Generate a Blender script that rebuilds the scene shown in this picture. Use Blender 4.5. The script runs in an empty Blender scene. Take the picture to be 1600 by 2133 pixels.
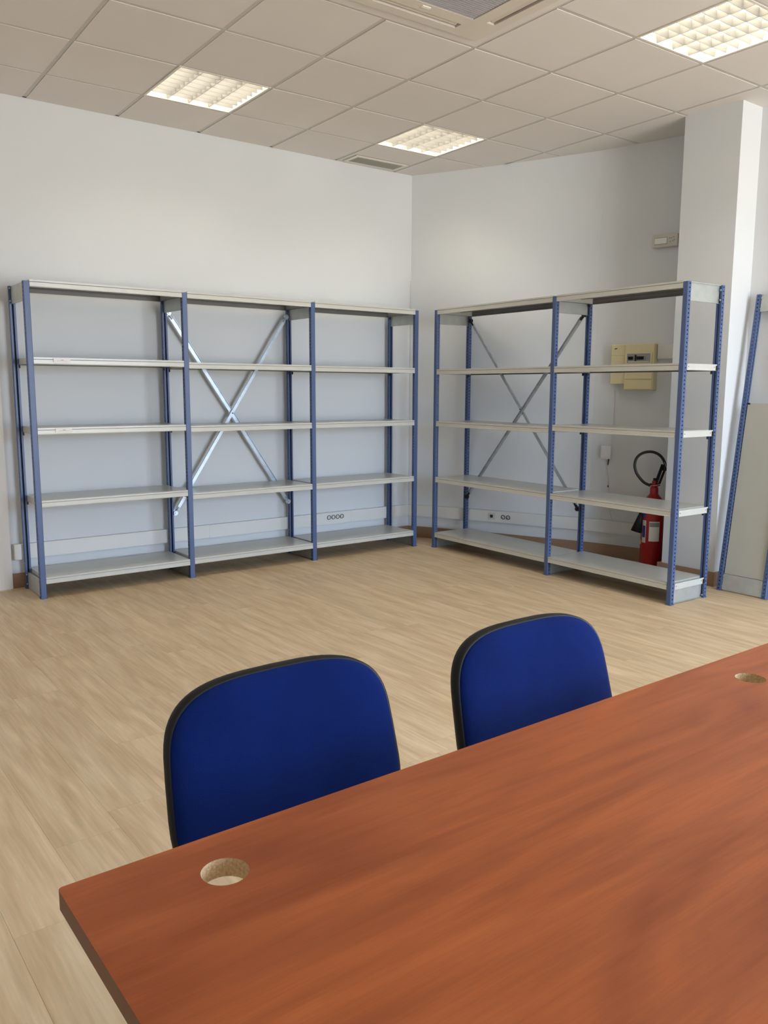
import bpy, bmesh, math, random
from mathutils import Vector, Matrix
random.seed(7)
S = bpy.context.scene
COL = S.collection
PI = math.pi

# ------------------------------------------------------------------ camera
yaw, pitch, roll = 0.64812, -0.14758, 0.003845
fwd = Vector((math.sin(yaw) * math.cos(pitch), math.cos(yaw) * math.cos(pitch), math.sin(pitch)))
rt = Vector((math.cos(yaw), -math.sin(yaw), 0)); up = rt.cross(fwd)
r2 = math.cos(roll) * rt + math.sin(roll) * up
u2 = -math.sin(roll) * rt + math.cos(roll) * up
cam = bpy.data.cameras.new('camera'); cam_o = bpy.data.objects.new('camera', cam); COL.objects.link(cam_o)
cam.sensor_fit = 'VERTICAL'; cam.sensor_height = 36; cam.lens = 1729.36 * 36 / 2133
cam.clip_start = 0.05
m = Matrix((r2, u2, -fwd)).transposed().to_4x4(); m.translation = Vector((-1.4058, -5.4928, 1.3547))
cam_o.matrix_world = m
S.camera = cam_o

# ------------------------------------------------------------------ world, daylight, exposure
W = bpy.data.worlds.new('daylight'); S.world = W; W.use_nodes = True
wn, wl = W.node_tree.nodes, W.node_tree.links
bg = wn['Background']
tc = wn.new('ShaderNodeTexCoord'); sp = wn.new('ShaderNodeSeparateXYZ'); cr = wn.new('ShaderNodeValToRGB')
wl.new(tc.outputs['Generated'], sp.inputs[0]); wl.new(sp.outputs['Z'], cr.inputs[0]); wl.new(cr.outputs[0], bg.inputs[0])
e = cr.color_ramp.elements
e[0].position = 0.0; e[0].color = (.80, .79, .76, 1)
e[1].position = 0.04; e[1].color = (.60, .775, 1.03, 1)
bg.inputs[1].default_value = 15.5
TUBE_POWER = 36.0
S.view_settings.view_transform = 'Standard'
S.view_settings.look = 'None'
S.view_settings.gamma = 1.0
S.view_settings.use_curve_mapping = False
S.view_settings.exposure = 0.42
try:
    S.cycles.max_bounces = 10; S.cycles.diffuse_bounces = 6
    S.cycles.sample_clamp_indirect = 6.0
    S.cycles.caustics_reflective = False; S.cycles.caustics_refractive = False
    S.cycles.use_denoising = True
except Exception:
    pass

# ------------------------------------------------------------------ materials
def lin(c):
    return tuple((x / 255 / 12.92 if x / 255 <= .04045 else ((x / 255 + .055) / 1.055) ** 2.4) for x in c) + (1,)

def mat(name, rgb, rough=.6, metal=0, spec=.5, noise=0, nscale=8, stretch=(1, 1, 1), bump=0, bscale=200, coord='Object', sheen=0):
    M = bpy.data.materials.new(name); M.use_nodes = True
    n, l = M.node_tree.nodes, M.node_tree.links
    b = n['Principled BSDF']; c = lin(rgb)
    b.inputs['Base Color'].default_value = c
    b.inputs['Roughness'].default_value = rough; b.inputs['Metallic'].default_value = metal
    b.inputs['Specular IOR Level'].default_value = spec
    if sheen:
        b.inputs['Sheen Weight'].default_value = sheen; b.inputs['Sheen Roughness'].default_value = .5
    t = n.new('ShaderNodeTexCoord')
    if noise:
        mp = n.new('ShaderNodeMapping'); mp.inputs['Scale'].default_value = stretch
        nz = n.new('ShaderNodeTexNoise'); nz.inputs['Scale'].default_value = nscale; nz.inputs['Detail'].default_value = 4
        l.new(t.outputs[coord], mp.inputs[0]); l.new(mp.outputs[0], nz.inputs[0])
        r = n.new('ShaderNodeValToRGB'); l.new(nz.outputs[0], r.inputs[0])
        r.color_ramp.elements[0].position = .3; r.color_ramp.elements[1].position = .7
        r.color_ramp.elements[0].color = tuple(x * (1 - noise) for x in c[:3]) + (1,)
        r.color_ramp.elements[1].color = tuple(min(1, x * (1 + noise)) for x in c[:3]) + (1,)
        l.new(r.outputs[0], b.inputs['Base Color'])
    if bump:
        nz2 = n.new('ShaderNodeTexNoise'); nz2.inputs['Scale'].default_value = bscale
        l.new(t.outputs[coord], nz2.inputs[0])
        bp = n.new('ShaderNodeBump'); bp.inputs['Strength'].default_value = bump; bp.inputs['Distance'].default_value = .002
        l.new(nz2.outputs[0], bp.inputs['Height']); l.new(bp.outputs[0], b.inputs['Normal'])
    return M

M = {}
M['wall'] = mat('wall_paint', (216, 219, 221), .85, noise=.012, nscale=1.5, bump=.15, bscale=60)
M['ceil'] = mat('ceiling_tile_board', (219, 213, 208), .9, noise=.015, nscale=3, bump=.1, bscale=300)
M['grid'] = mat('ceiling_grid_paint', (196, 192, 186), .7, noise=.02)
M['slab'] = mat('ceiling_void', (90, 88, 85), .9, noise=.05)
M['base'] = mat('brown_skirting_laminate', (152, 122, 97), .5, noise=.05, nscale=6, stretch=(1, 1, 8))
M['trunk'] = mat('white_trunking_plastic', (222, 221, 217), .45, noise=.01)
M['frame_w'] = mat('white_joinery_paint', (226, 222, 217), .5, noise=.01)
M['blue'] = mat('blue_post_enamel', (76, 95, 136), .42, noise=.03, nscale=5)
M['shelf'] = mat('pale_grey_shelf_enamel', (200, 200, 192), .28, noise=.03, nscale=4, stretch=(1, 4, 1))
M['galv'] = mat('galvanised_steel', (190, 194, 196), .38, metal=.75, noise=.12, nscale=22)
M['galv2'] = mat('galvanised_plate', (196, 200, 196), .45, metal=.55, noise=.07, nscale=14)
M['zinc'] = mat('zinc_bright_steel', (196, 210, 224), .30, metal=.85, noise=.08, nscale=30)
M['dark'] = mat('dark_steel', (46, 48, 52), .45, metal=.6, noise=.05)
M['black'] = mat('black_plastic', (17, 16, 16), .6, spec=.3, noise=.05)
M['rubber'] = mat('black_rubber', (20, 20, 21), .55, noise=.05)
M['paper'] = mat('white_paper_label', (238, 236, 232), .7, noise=.01)
M['ink'] = mat('grey_print', (150, 150, 150), .8, noise=.02)
M['blackink'] = mat('black_print', (40, 40, 42), .8, noise=.02)
M['fabric'] = mat('royal_blue_fabric', (9, 28, 82), .95, spec=.05, noise=.14, nscale=7, bump=.5, bscale=900, sheen=.03)
M['cream'] = mat('cream_plastic', (218, 207, 166), .5, noise=.02)
M['cream2'] = mat('grey_breaker_panel', (150, 154, 150), .5, noise=.03)
M['offwhite'] = mat('off_white_plastic', (206, 201, 192), .5, noise=.02)
M['red'] = mat('red_extinguisher_enamel', (158, 18, 18), .35, noise=.04)
M['yellow'] = mat('yellow_tag', (205, 170, 60), .6, noise=.03)
M['bluelab'] = mat('blue_sticker', (40, 50, 130), .6, noise=.03)
M['chip'] = mat('raw_chipboard', (188, 160, 122), .9, noise=.25, nscale=260, bump=.6, bscale=400)
M['tedge'] = mat('table_edge_band', (104, 62, 38), .5, noise=.05, nscale=20)
M['grey_leg'] = mat('grey_leg_enamel', (120, 122, 126), .4, metal=.3, noise=.03)
M['reflector'] = mat('aluminium_reflector', (180, 178, 172), .42, metal=.3, noise=.02)
M['lumframe'] = mat('white_luminaire_frame', (222, 216, 204), .5, noise=.01)
M['ac'] = mat('white_cassette_plastic', (212, 203, 192), .5, noise=.01)
M['acslot'] = mat('cassette_slot', (150, 138, 112), .7, noise=.04)
M['acgrille'] = mat('cassette_grille', (176, 172, 176), .5, noise=.02)
M['glasspane'] = None
M['panel'] = mat('standing_shelf_panel_enamel', (182, 182, 172), .35, noise=.02)
M['louvre'] = mat('louvre_anodised_aluminium', (138, 136, 132), .4, metal=.2, noise=.02)
M['ventslat'] = mat('grey_vent_slat', (150, 146, 138), .6, noise=.02)
M['under'] = mat('shelf_underside_dark_grey', (132, 132, 132), .5, metal=.2, noise=.05)  # darker grey than the shelf enamel, for tray undersides and inner faces
M['acback'] = mat('cassette_filter', (120, 116, 120), .8, noise=.05)

def emis(name, rgb, s):
    X = bpy.data.materials.new(name); X.use_nodes = True
    b = X.node_tree.nodes['Principled BSDF']
    b.inputs['Base Color'].default_value = (.9, .9, .9, 1)
    b.inputs['Emission Color'].default_value = lin(rgb); b.inputs['Emission Strength'].default_value = s
    return X
M['tube'] = emis('fluorescent_tube_glow', (255, 245, 225), TUBE_POWER)

def glass_mat():
    X = bpy.data.materials.new('window_glass'); X.use_nodes = True
    n, l = X.node_tree.nodes, X.node_tree.links
    n.remove(n['Principled BSDF'])
    t = n.new('ShaderNodeBsdfTransparent'); g = n.new('ShaderNodeBsdfGlossy'); g.inputs['Roughness'].default_value = .02
    f = n.new('ShaderNodeFresnel'); f.inputs[0].default_value = 1.45
    mx = n.new('ShaderNodeMixShader'); l.new(f.outputs[0], mx.inputs[0]); l.new(t.outputs[0], mx.inputs[1]); l.new(g.outputs[0], mx.inputs[2])
    l.new(mx.outputs[0], n['Material Output'].inputs[0]); return X
M['glasspane'] = glass_mat()

def floor_mat():
    X = bpy.data.materials.new('pale_oak_vinyl_plank'); X.use_nodes = True
    n, l = X.node_tree.nodes, X.node_tree.links; b = n['Principled BSDF']
    g = n.new('ShaderNodeNewGeometry'); oi = n.new('ShaderNodeObjectInfo')
    off = n.new('ShaderNodeVectorMath'); off.operation = 'MULTIPLY_ADD'
    cmb = n.new('ShaderNodeCombineXYZ')
    for i, k in enumerate((13.0, 7.0, 5.0)):
        mm = n.new('ShaderNodeMath'); mm.operation = 'MULTIPLY'; mm.inputs[1].default_value = k
        l.new(oi.outputs['Random'], mm.inputs[0]); l.new(mm.outputs[0], cmb.inputs[i])
    l.new(g.outputs['Position'], off.inputs[0]); off.inputs[1].default_value = (1, 1, 1); l.new(cmb.outputs[0], off.inputs[2])
    def nz(sx, sy, sc, det, dist=0):
        mp = n.new('ShaderNodeMapping'); mp.inputs['Scale'].default_value = (sx, sy, 1); l.new(off.outputs[0], mp.inputs[0])
        t = n.new('ShaderNodeTexNoise'); t.inputs['Scale'].default_value = sc; t.inputs['Detail'].default_value = det
        t.inputs['Distortion'].default_value = dist
        l.new(mp.outputs[0], t.inputs[0]); return t
    a = nz(9, 1.1, 2.2, 5, .6)      # broad streaks
    c = nz(40, 1.6, 2.6, 4)         # fine grain
    def ramp(src, p0, c0, p1, c1):
        r = n.new('ShaderNodeValToRGB'); r.color_ramp.elements[0].position = p0; r.color_ramp.elements[1].position = p1
        r.color_ramp.elements[0].color = c0; r.color_ramp.elements[1].color = c1; l.new(src, r.inputs[0]); return r
    ra = ramp(a.outputs[0], .34, lin((210, 183, 145)), .66, lin((230, 207, 171)))
    rc = ramp(c.outputs[0], .3, (.90, .90, .89, 1), .7, (1.06, 1.06, 1.06, 1))
    rr = ramp(oi.outputs['Random'], 0, (.955, .955, .955, 1), 1, (1.03, 1.025, 1.02, 1))
    m1 = n.new('ShaderNodeMix'); m1.data_type = 'RGBA'; m1.blend_type = 'MULTIPLY'; m1.inputs[0].default_value = 1
    l.new(ra.outputs[0], m1.inputs[6]); l.new(rc.outputs[0], m1.inputs[7])
    m2 = n.new('ShaderNodeMix'); m2.data_type = 'RGBA'; m2.blend_type = 'MULTIPLY'; m2.inputs[0].default_value = 1
    l.new(m1.outputs[2], m2.inputs[6]); l.new(rr.outputs[0], m2.inputs[7])
    l.new(m2.outputs[2], b.inputs['Base Color'])
    b.inputs['Roughness'].default_value = .5; b.inputs['Specular IOR Level'].default_value = .35
    bp = n.new('ShaderNodeBump'); bp.inputs['Strength'].default_value = .12; bp.inputs['Distance'].default_value = .001
    l.new(c.outputs[0], bp.inputs['Height']); l.new(bp.outputs[0], b.inputs['Normal'])
    return X
M['floor'] = floor_mat()

def table_mat():
    X = bpy.data.materials.new('cherry_melamine'); X.use_nodes = True
    n, l = X.node_tree.nodes, X.node_tree.links; b = n['Principled BSDF']
    t = n.new('ShaderNodeTexCoord')
    def nz(sc, s3, det, dist):
        mp = n.new('ShaderNodeMapping'); mp.inputs['Scale'].default_value = s3; mp.inputs['Rotation'].default_value = (0, 0, .06)
        l.new(t.outputs['Object'], mp.inputs[0])
        k = n.new('ShaderNodeTexNoise'); k.inputs['Scale'].default_value = sc; k.inputs['Detail'].default_value = det; k.inputs['Distortion'].default_value = dist
        l.new(mp.outputs[0], k.inputs[0]); return k
    a = nz(1.6, (1.0, 5.5, 1), 3, 1.0); c = nz(3.2, (1.0, 16, 1), 6, .5); f = nz(14, (1, 26, 1), 3, 0)
    r = n.new('ShaderNodeValToRGB'); l.new(a.outputs[0], r.inputs[0])
    r.color_ramp.elements[0].position = .30; r.color_ramp.elements[0].color = lin((140, 66, 27))
    r.color_ramp.elements[1].position = .70; r.color_ramp.elements[1].color = lin((180, 97, 47))
    r2_ = n.new('ShaderNodeValToRGB'); l.new(c.outputs[0], r2_.inputs[0])
    r2_.color_ramp.elements[0].position = .35; r2_.color_ramp.elements[0].color = (.87, .84, .82, 1)
    r2_.color_ramp.elements[1].position = .58; r2_.color_ramp.elements[1].color = (1.03, 1.03, 1.03, 1)
    r3_ = n.new('ShaderNodeValToRGB'); l.new(f.outputs[0], r3_.inputs[0])
    r3_.color_ramp.elements[0].position = .35; r3_.color_ramp.elements[0].color = (.93, .92, .92, 1)
    r3_.color_ramp.elements[1].position = .6; r3_.color_ramp.elements[1].color = (1.01, 1.01, 1.01, 1)
    m1 = n.new('ShaderNodeMix'); m1.data_type = 'RGBA'; m1.blend_type = 'MULTIPLY'; m1.inputs[0].default_value = .8
    l.new(r.outputs[0], m1.inputs[6]); l.new(r2_.outputs[0], m1.inputs[7])
    m2 = n.new('ShaderNodeMix'); m2.data_type = 'RGBA'; m2.blend_type = 'MULTIPLY'; m2.inputs[0].default_value = 1
    l.new(m1.outputs[2], m2.inputs[6]); l.new(r3_.outputs[0], m2.inputs[7])
    l.new(m2.outputs[2], b.inputs['Base Color'])
    b.inputs['Roughness'].default_value = .42; b.inputs['Specular IOR Level'].default_value = .4
    bp = n.new('ShaderNodeBump'); bp.inputs['Strength'].default_value = .05; bp.inputs['Distance'].default_value = .0006
    l.new(f.outputs[0], bp.inputs['Height']); l.new(bp.outputs[0], b.inputs['Normal'])
    return X
M['table'] = table_mat()

# ------------------------------------------------------------------ helpers
def link(o, parent=None):
    COL.objects.link(o)
    if parent is not None: o.parent = parent
    return o
def obj(name, bm, m, parent=None, smooth=False, loc=None, rot=None, recalc=True):
    if isinstance(bm, bmesh.types.BMesh):
        me = bpy.data.meshes.new(name)
        if recalc: bmesh.ops.recalc_face_normals(bm, faces=bm.faces)
        if smooth:
            for f in bm.faces: f.smooth = True
        bm.to_mesh(me); bm.free()
        for x in (m if isinstance(m, (list, tuple)) else [m]): me.materials.append(x)
    else:
        me = bm
    o = bpy.data.objects.new(name, me)
    if loc: o.location = loc
    if rot: o.rotation_euler = rot
    return link(o, parent)
def empty(name, loc=(0, 0, 0), rot=(0, 0, 0)):
    o = bpy.data.objects.new(name, None); o.location = loc; o.rotation_euler = rot
    o.empty_display_size = .1; COL.objects.link(o); return o
def tag(o, label, cat, group=None):
    o['label'] = label; o['category'] = cat
    if group: o['group'] = group
    return o
def struct(o): o['kind'] = 'structure'; return o
def copy_tree(o, parent=None):
    c = o.copy(); COL.objects.link(c); c.parent = parent
    for ch in list(o.children): copy_tree(ch, c)
    return c
def B(): return bmesh.new()
def box(bm, x0, x1, y0, y1, z0, z1, mi=0):
    v = [bm.verts.new((x, y, z)) for z in (z0, z1) for y in (y0, y1) for x in (x0, x1)]
    for f in ((0, 2, 3, 1), (4, 5, 7, 6), (0, 1, 5, 4), (2, 6, 7, 3), (0, 4, 6, 2), (1, 3, 7, 5)):
        fc = bm.faces.new([v[i] for i in f]); fc.material_index = mi
    return v
def bevbox(x0, x1, y0, y1, z0, z1, r=.003, seg=1):
    bm = B(); box(bm, x0, x1, y0, y1, z0, z1)
    bmesh.ops.bevel(bm, geom=list(bm.edges), offset=r, segments=seg, profile=.5, affect='EDGES'); return bm
def prism(bm, pts, a0, a1, axis='x', mi=0):
    """extrude closed 2D polygon pts along an axis; pts are the other two coords in order"""
    def P(p, a):
        if axis == 'x': return (a, p[0], p[1])
        if axis == 'y': return (p[0], a, p[1])
        return (p[0], p[1], a)
    A = [bm.verts.new(P(p, a0)) for p in pts]; Bv = [bm.verts.new(P(p, a1)) for p in pts]
    n = len(pts); fs = [bm.faces.new(A), bm.faces.new(Bv[::-1])]
    for i in range(n): fs.append(bm.faces.new((A[i], Bv[i], Bv[(i + 1) % n], A[(i + 1) % n])))
    for f in fs: f.material_index = mi
def cyl(bm, p0, p1, r0, r1=None, n=12, caps=True, mi=0):
    r1 = r0 if r1 is None else r1
    p0, p1 = Vector(p0), Vector(p1); d = (p1 - p0).normalized()
    a = d.orthogonal().normalized(); b = d.cross(a)
    A = [bm.verts.new(p0 + r0 * (math.cos(2 * PI * i / n) * a + math.sin(2 * PI * i / n) * b)) for i in range(n)]
    C = [bm.verts.new(p1 + r1 * (math.cos(2 * PI * i / n) * a + math.sin(2 * PI * i / n) * b)) for i in range(n)]
    fs = [bm.faces.new((A[i], A[(i + 1) % n], C[(i + 1) % n], C[i])) for i in range(n)]
    if caps: fs += [bm.faces.new(A[::-1]), bm.faces.new(C)]
    for f in fs: f.material_index = mi
def tube(bm, pts, r, n=10, closed=False):
    pts = [Vector(p) for p in pts]; rings = []; a = None
    for i, p in enumerate(pts):
        if closed: d = (pts[(i + 1) % len(pts)] - pts[i - 1]).normalized()
        else: d = (pts[min(i + 1, len(pts) - 1)] - pts[max(i - 1, 0)]).normalized()
        a = d.orthogonal().normalized() if a is None else (a - a.dot(d) * d).normalized()
        b = d.cross(a)
        rings.append([bm.verts.new(p + r * (math.cos(2 * PI * k / n) * a + math.sin(2 * PI * k / n) * b)) for k in range(n)])
    m_ = len(rings)
    for i in range(m_ if closed else m_ - 1):
        R0, R1 = rings[i], rings[(i + 1) % m_]
        for k in range(n): bm.faces.new((R0[k], R0[(k + 1) % n], R1[(k + 1) % n], R1[k]))
    if not closed: bm.faces.new(rings[0][::-1]); bm.faces.new(rings[-1])
def lathe(bm, prof, n=24, c=(0, 0)):
    rings = []
    for r, z in prof:
        rings.append([bm.verts.new((c[0] + r * math.cos(2 * PI * k / n), c[1] + r * math.sin(2 * PI * k / n), z)) for k in range(n)])
    for A, C in zip(rings, rings[1:]):
        for k in range(n): bm.faces.new((A[k], A[(k + 1) % n], C[(k + 1) % n], C[k]))
    bm.faces.new(rings[0][::-1]); bm.faces.new(rings[-1])
def spline(pts, k=8):
    P = [Vector(p) for p in pts]; out = []
    for i in range(len(P) - 1):
        p0, p1, p2, p3 = P[max(i - 1, 0)], P[i], P[i + 1], P[min(i + 2, len(P) - 1)]
        for j in range(k):
            t = j / k
            out.append(.5 * ((2 * p1) + (p2 - p0) * t + (2 * p0 - 5 * p1 + 4 * p2 - p3) * t * t + (3 * p1 - p0 - 3 * p2 + p3) * t ** 3))
    out.append(P[-1]); return out

# ------------------------------------------------------------------ room constants
HC = 3.197                       # underside of ceiling grid
WY = 0.43                        # face of the back wall
XL, YB = -3.6, -8.4              # left wall, wall behind the viewer
CURVE = [(3.372, .43), (3.50, .185), (3.60, -.02), (3.70, -.235), (3.81, -.49), (3.91, -.745), (4.05, -1.10), (4.22, -1.75), (4.25, -1.96), (4.25, -2.37)]
XR = 4.07
COLX, COLY0, COLY1 = 3.835, -1.955, -2.372

# floor base
bm = B(); box(bm, XL - .1, 4.5, YB - .1, WY + .15, -.06, -.004)
floor = struct(obj('floor', bm, M['base']))
# planks
PW, PL = .20, 1.22
vis, rest = [], []
def cam_px(p):
    d = Vector(p) - cam_o.location; w = d.dot(fwd)
    if w < .1: return None
    return 800 + 1729 * d.dot(r2) / w, 1066 - 1729 * d.dot(u2) / w
nx = int((4.3 - XL) / PW) + 1
for i in range(nx):
    x0 = XL + i * PW; off = random.random() * PL
    y = WY + .0 + off
    while y > YB:
        y1 = min(y, WY); y0 = max(y - PL, YB)
        if y1 - y0 > .02:
            q = [cam_px((a, b, 0)) for a in (x0, x0 + PW) for b in (y0, (y0 + y1) / 2, y1)]
            v = any(t and -150 < t[0] < 1750 and -100 < t[1] < 2300 for t in q)
            (vis if v else rest).append((x0, y0, y1))
        y -= PL
vis.sort(key=lambda t: math.hypot(t[0] + 1.4, (t[1] + t[2]) / 2 + 5.5))
rest += vis[300:]; vis = vis[:300]
plank_cache = {}
def plank_mesh(L):
    k = round(L, 3)
    if k not in plank_cache:
        b_ = B(); g = .0003
        box(b_, g, PW - g, g, L - g, -.004, 0)
        me = bpy.data.meshes.new('plank'); bmesh.ops.recalc_face_normals(b_, faces=b_.faces); b_.to_mesh(me); b_.free(); me.materials.append(M['floor'])
        plank_cache[k] = me
    return plank_cache[k]
for x0, y0, y1 in vis:
    obj('plank', plank_mesh(y1 - y0), None, floor, loc=(x0, y0, 0))
bm = B()
for x0, y0, y1 in rest: box(bm, x0 + .0005, x0 + PW - .0005, y0 + .0005, y1 - .0005, -.004, 0)
o = obj('plank', bm, M['floor'], floor); o['kind'] = 'stuff'

# back wall
bm = B(); box(bm, XL - .15, 3.6, WY, WY + .15, 0, HC + .2); struct(obj('wall_back', bm, M['wall']))
bm = B(); box(bm, XL - .15, XL, YB - .15, WY, 0, HC + .2); struct(obj('wall_left', bm, M['wall']))
# curved right wall, with the slightly thicker plaster below 2.3 m
def offs(pts, d):
    out = []
    for i, p in enumerate(pts):
        a = Vector(pts[max(i - 1, 0)]); b = Vector(pts[min(i + 1, len(pts) - 1)]); t = (b - a).normalized()
        out.append((p[0] + t.y * d, p[1] - t.x * d))      # toward the room (-x side)
    return out
def ribbon(bm, inner, outer, z0, z1):
    for i in range(len(inner) - 1):
        q = [inner[i], inner[i + 1], outer[i + 1], outer[i]]
        lo = [bm.verts.new((p[0], p[1], z0)) for p in q]; hi = [bm.verts.new((p[0], p[1], z1)) for p in q]
        bm.faces.new(lo[::-1]); bm.faces.new(hi)
        for k in range(4): bm.faces.new((lo[k], lo[(k + 1) % 4], hi[(k + 1) % 4], hi[k]))
bm = B(); ribbon(bm, CURVE, [(p[0] + .25, p[1] + .10) for p in CURVE], 0, HC + .2)
wall_right = struct(obj('wall_right', bm, M['wall']))
low = offs(CURVE[:7], .011); low[-1] = CURVE[6]
bm = B(); ribbon(bm, low, CURVE[:7], .0, 2.30); struct(obj('trim_1', bm, M['wall']))
# column and the wall beyond
bm = B(); box(bm, COLX, 4.5, COLY1, COLY0, 0, HC + .2); struct(obj('wall_column', bm, M['wall']))
sy0, sy1, sz0, sz1 = -8.1, -5.3, .08, 2.85
bm = B(); box(bm, XR, 4.5, sy1, COLY1, 0, HC + .2); box(bm, XR, 4.22, YB - .15, sy0, 0, HC + .2)
box(bm, XR, 4.22, sy0, sy1, 0, sz0); box(bm, XR, 4.22, sy0, sy1, sz1, HC + .2); struct(obj('wall_right_front', bm, M['wall']))
bm = B()
for y in (sy0, sy0 + 1.375, sy1 - .05): box(bm, XR + .05, XR + .10, y, y + .05, sz0, sz1)
box(bm, XR + .05, XR + .10, sy0, sy1, sz0, sz0 + .06); box(bm, XR + .05, XR + .10, sy0, sy1, sz1 - .06, sz1)
win2 = struct(obj('window_2', bm, M['frame_w']))
for k in range(2):
    bm = B(); box(bm, XR + .072, XR + .078, sy0 + 1.375 * k + .05, sy0 + 1.375 * (k + 1), sz0 + .06, sz1 - .06)
    obj('pane', bm, M['glasspane'], win2)
pl2 = bpy.data.lights.new('daylight_portal', 'AREA'); pl2.shape = 'RECTANGLE'; pl2.size = sz1 - sz0; pl2.size_y = sy1 - sy0
pl2.cycles.is_portal = True
po2 = bpy.data.objects.new('daylight_portal', pl2); COL.objects.link(po2)
po2.location = (XR + .13, (sy0 + sy1) / 2, (sz0 + sz1) / 2); po2.rotation_euler = (0, PI / 2, 0)
# wall behind the viewer, with a glazed shopfront opening
wx0, wx1, wz0, wz1 = 1.2, 3.9, .08, 2.85
bm = B()
box(bm, XL, wx0, YB - .15, YB, 0, HC + .2); box(bm, wx1, XR, YB - .15, YB, 0, HC + .2)
box(bm, wx0, wx1, YB - .15, YB, 0, wz0); box(bm, wx0, wx1, YB - .15, YB, wz1, HC + .2)
struct(obj('wall_front', bm, M['wall']))
bm = B()
for x in (wx0, wx0 + 1.35, wx1 - .05): box(bm, x, x + .05, YB - .1, YB - .05, wz0, wz1)
box(bm, wx0, wx1, YB - .1, YB - .05, wz0, wz0 + .06); box(bm, wx0, wx1, YB - .1, YB - .05, wz1 - .06, wz1)
win = struct(obj('window_1', bm, M['frame_w']))
for k in range(2):
    bm = B(); box(bm, wx0 + 1.325 * k + .05, wx0 + 1.325 * (k + 1), YB - .078, YB - .072, wz0 + .06, wz1 - .06)
    obj('pane', bm, M['glasspane'], win)
pl = bpy.data.lights.new('daylight_portal', 'AREA'); pl.shape = 'RECTANGLE'; pl.size = wx1 - wx0; pl.size_y = wz1 - wz0
pl.cycles.is_portal = True
po = bpy.data.objects.new('daylight_portal', pl); COL.objects.link(po)
po.location = ((wx0 + wx1) / 2, YB - .12, (wz0 + wz1) / 2); po.rotation_euler = (PI / 2, 0, 0)

# skirting
bm = B(); box(bm, -.09, 3.372, WY - .012, WY, 0, .10); struct(obj('baseboard_back', bm, M['base']))
CI = low[:6] + CURVE[6:9]
bm = B(); ribbon(bm, offs(CI, .012), CI, 0, .10); struct(obj('baseboard_right', bm, M['base']))
bm = B(); box(bm, COLX - .012, COLX, COLY1 - .012, COLY0 + .030, 0, .10); box(bm, COLX, XR, COLY1 - .012, COLY1, 0, .10)
box(bm, COLX, 4.2, COLY0, COLY0 + .030, 0, .10)
struct(obj('baseboard_column', bm, M['base']))
bm = B(); box(bm, XR - .012, XR, YB, COLY1 - .012, 0, .10); struct(obj('baseboard_right_front', bm, M['base']))

# doorway at the left end of the back wall
dr = struct(empty('door_1', (-.175, WY, 0)))
bm = B(); box(bm, 0, .083, -.022, .0, 0, 2.12); prism(bm, [(.008, -.022), (.03, -.028), (.075, -.022)], 0, 2.12, 'z')
obj('door_frame', bm, M['frame_w'], dr)
bm = B(); box(bm, -1.0, -.917, -.022, 0, 0, 2.12); box(bm, -.917, 0, -.022, 0, 2.04, 2.12); obj('door_frame', bm, M['frame_w'], dr)
bm = bevbox(-.912, -.004, -.008, 0, .008, 2.036, .002); obj('door_leaf', bm, M['frame_w'], dr)
bm = B(); cyl(bm, (-.84, -.008, 1.02), (-.84, -.05, 1.02), .009); cyl(bm, (-.84, -.046, 1.02), (-.72, -.046, 1.02), .008); obj('door_handle', bm, M['galv'], dr, True)

# ------------------------------------------------------------------ suspended ceiling
GX, GY, GR = .1638, .5219, -.02436
cg, sg = math.cos(GR), math.sin(GR)
def g2w(u, v, z=HC):            # u to the right, v away from the back wall
    return (GX + u * cg + v * sg, GY + u * sg - v * cg, z)
ceiling = B(); box(ceiling, XL - .1, 4.5, YB - .1, WY + .15, HC + .16, HC + .2)
ceiling = struct(obj('ceiling', ceiling, M['slab']))
LIGHTS = {(i, j) for i in (1, 4) for j in (1, 5, 9)}
ACELLS = {(1, 4), (2, 4), (1, 5), (2, 5)}
def clip(poly, n, d):           # keep points with p.n <= d
    out = []
    for i in range(len(poly)):
        a, b = poly[i], poly[(i + 1) % len(poly)]
        fa, fb = a[0] * n[0] + a[1] * n[1] - d, b[0] * n[0] + b[1] * n[1] - d
        if fa <= 0: out.append(a)
        if fa * fb < 0:
            t = fa / (fa - fb); out.append((a[0] + t * (b[0] - a[0]), a[1] + t * (b[1] - a[1])))
    return out
planes = [((0, 1), WY - .001), ((-1, 0), -XL), ((0, -1), -YB), ((1, 0), 4.25)]
for a, b in zip(CURVE[:8], CURVE[1:9]):
    t = (Vector(b) - Vector(a)).normalized(); nn = (-t.y, t.x)
    planes.append((nn, nn[0] * a[0] + nn[1] * a[1]))
def room_clip(poly):
    for n, d in planes:
        if len(poly) < 3: return []
        poly = clip(poly, n, d)
    if len(poly) >= 3 and all(p[1] < COLY1 + .3 for p in poly): poly = clip(poly, (1, 0), XR)
    return poly
def area(p): return abs(sum(p[i][0] * p[(i + 1) % len(p)][1] - p[(i + 1) % len(p)][0] * p[i][1] for i in range(len(p)))) / 2
def slab_poly(bm, poly, z0, z1):
    lo = [bm.verts.new((p[0], p[1], z0)) for p in poly]; hi = [bm.verts.new((p[0], p[1], z1)) for p in poly]
    bm.faces.new(lo); bm.faces.new(hi[::-1])
    for k in range(len(poly)): bm.faces.new((lo[k], hi[k], hi[(k + 1) % len(poly)], lo[(k + 1) % len(poly)]))
std = B()
box(std, .0125, .5875, -.5875, -.0125, -.003, .010)
sm = bpy.data.meshes.new('ceiling_tile'); bmesh.ops.recalc_face_normals(std, faces=std.faces)
bmesh.ops.bevel(std, geom=[e_ for e_ in std.edges if all(v.co.z < 0 for v in e_.verts)], offset=.0008, segments=1, affect='EDGES')
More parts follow.
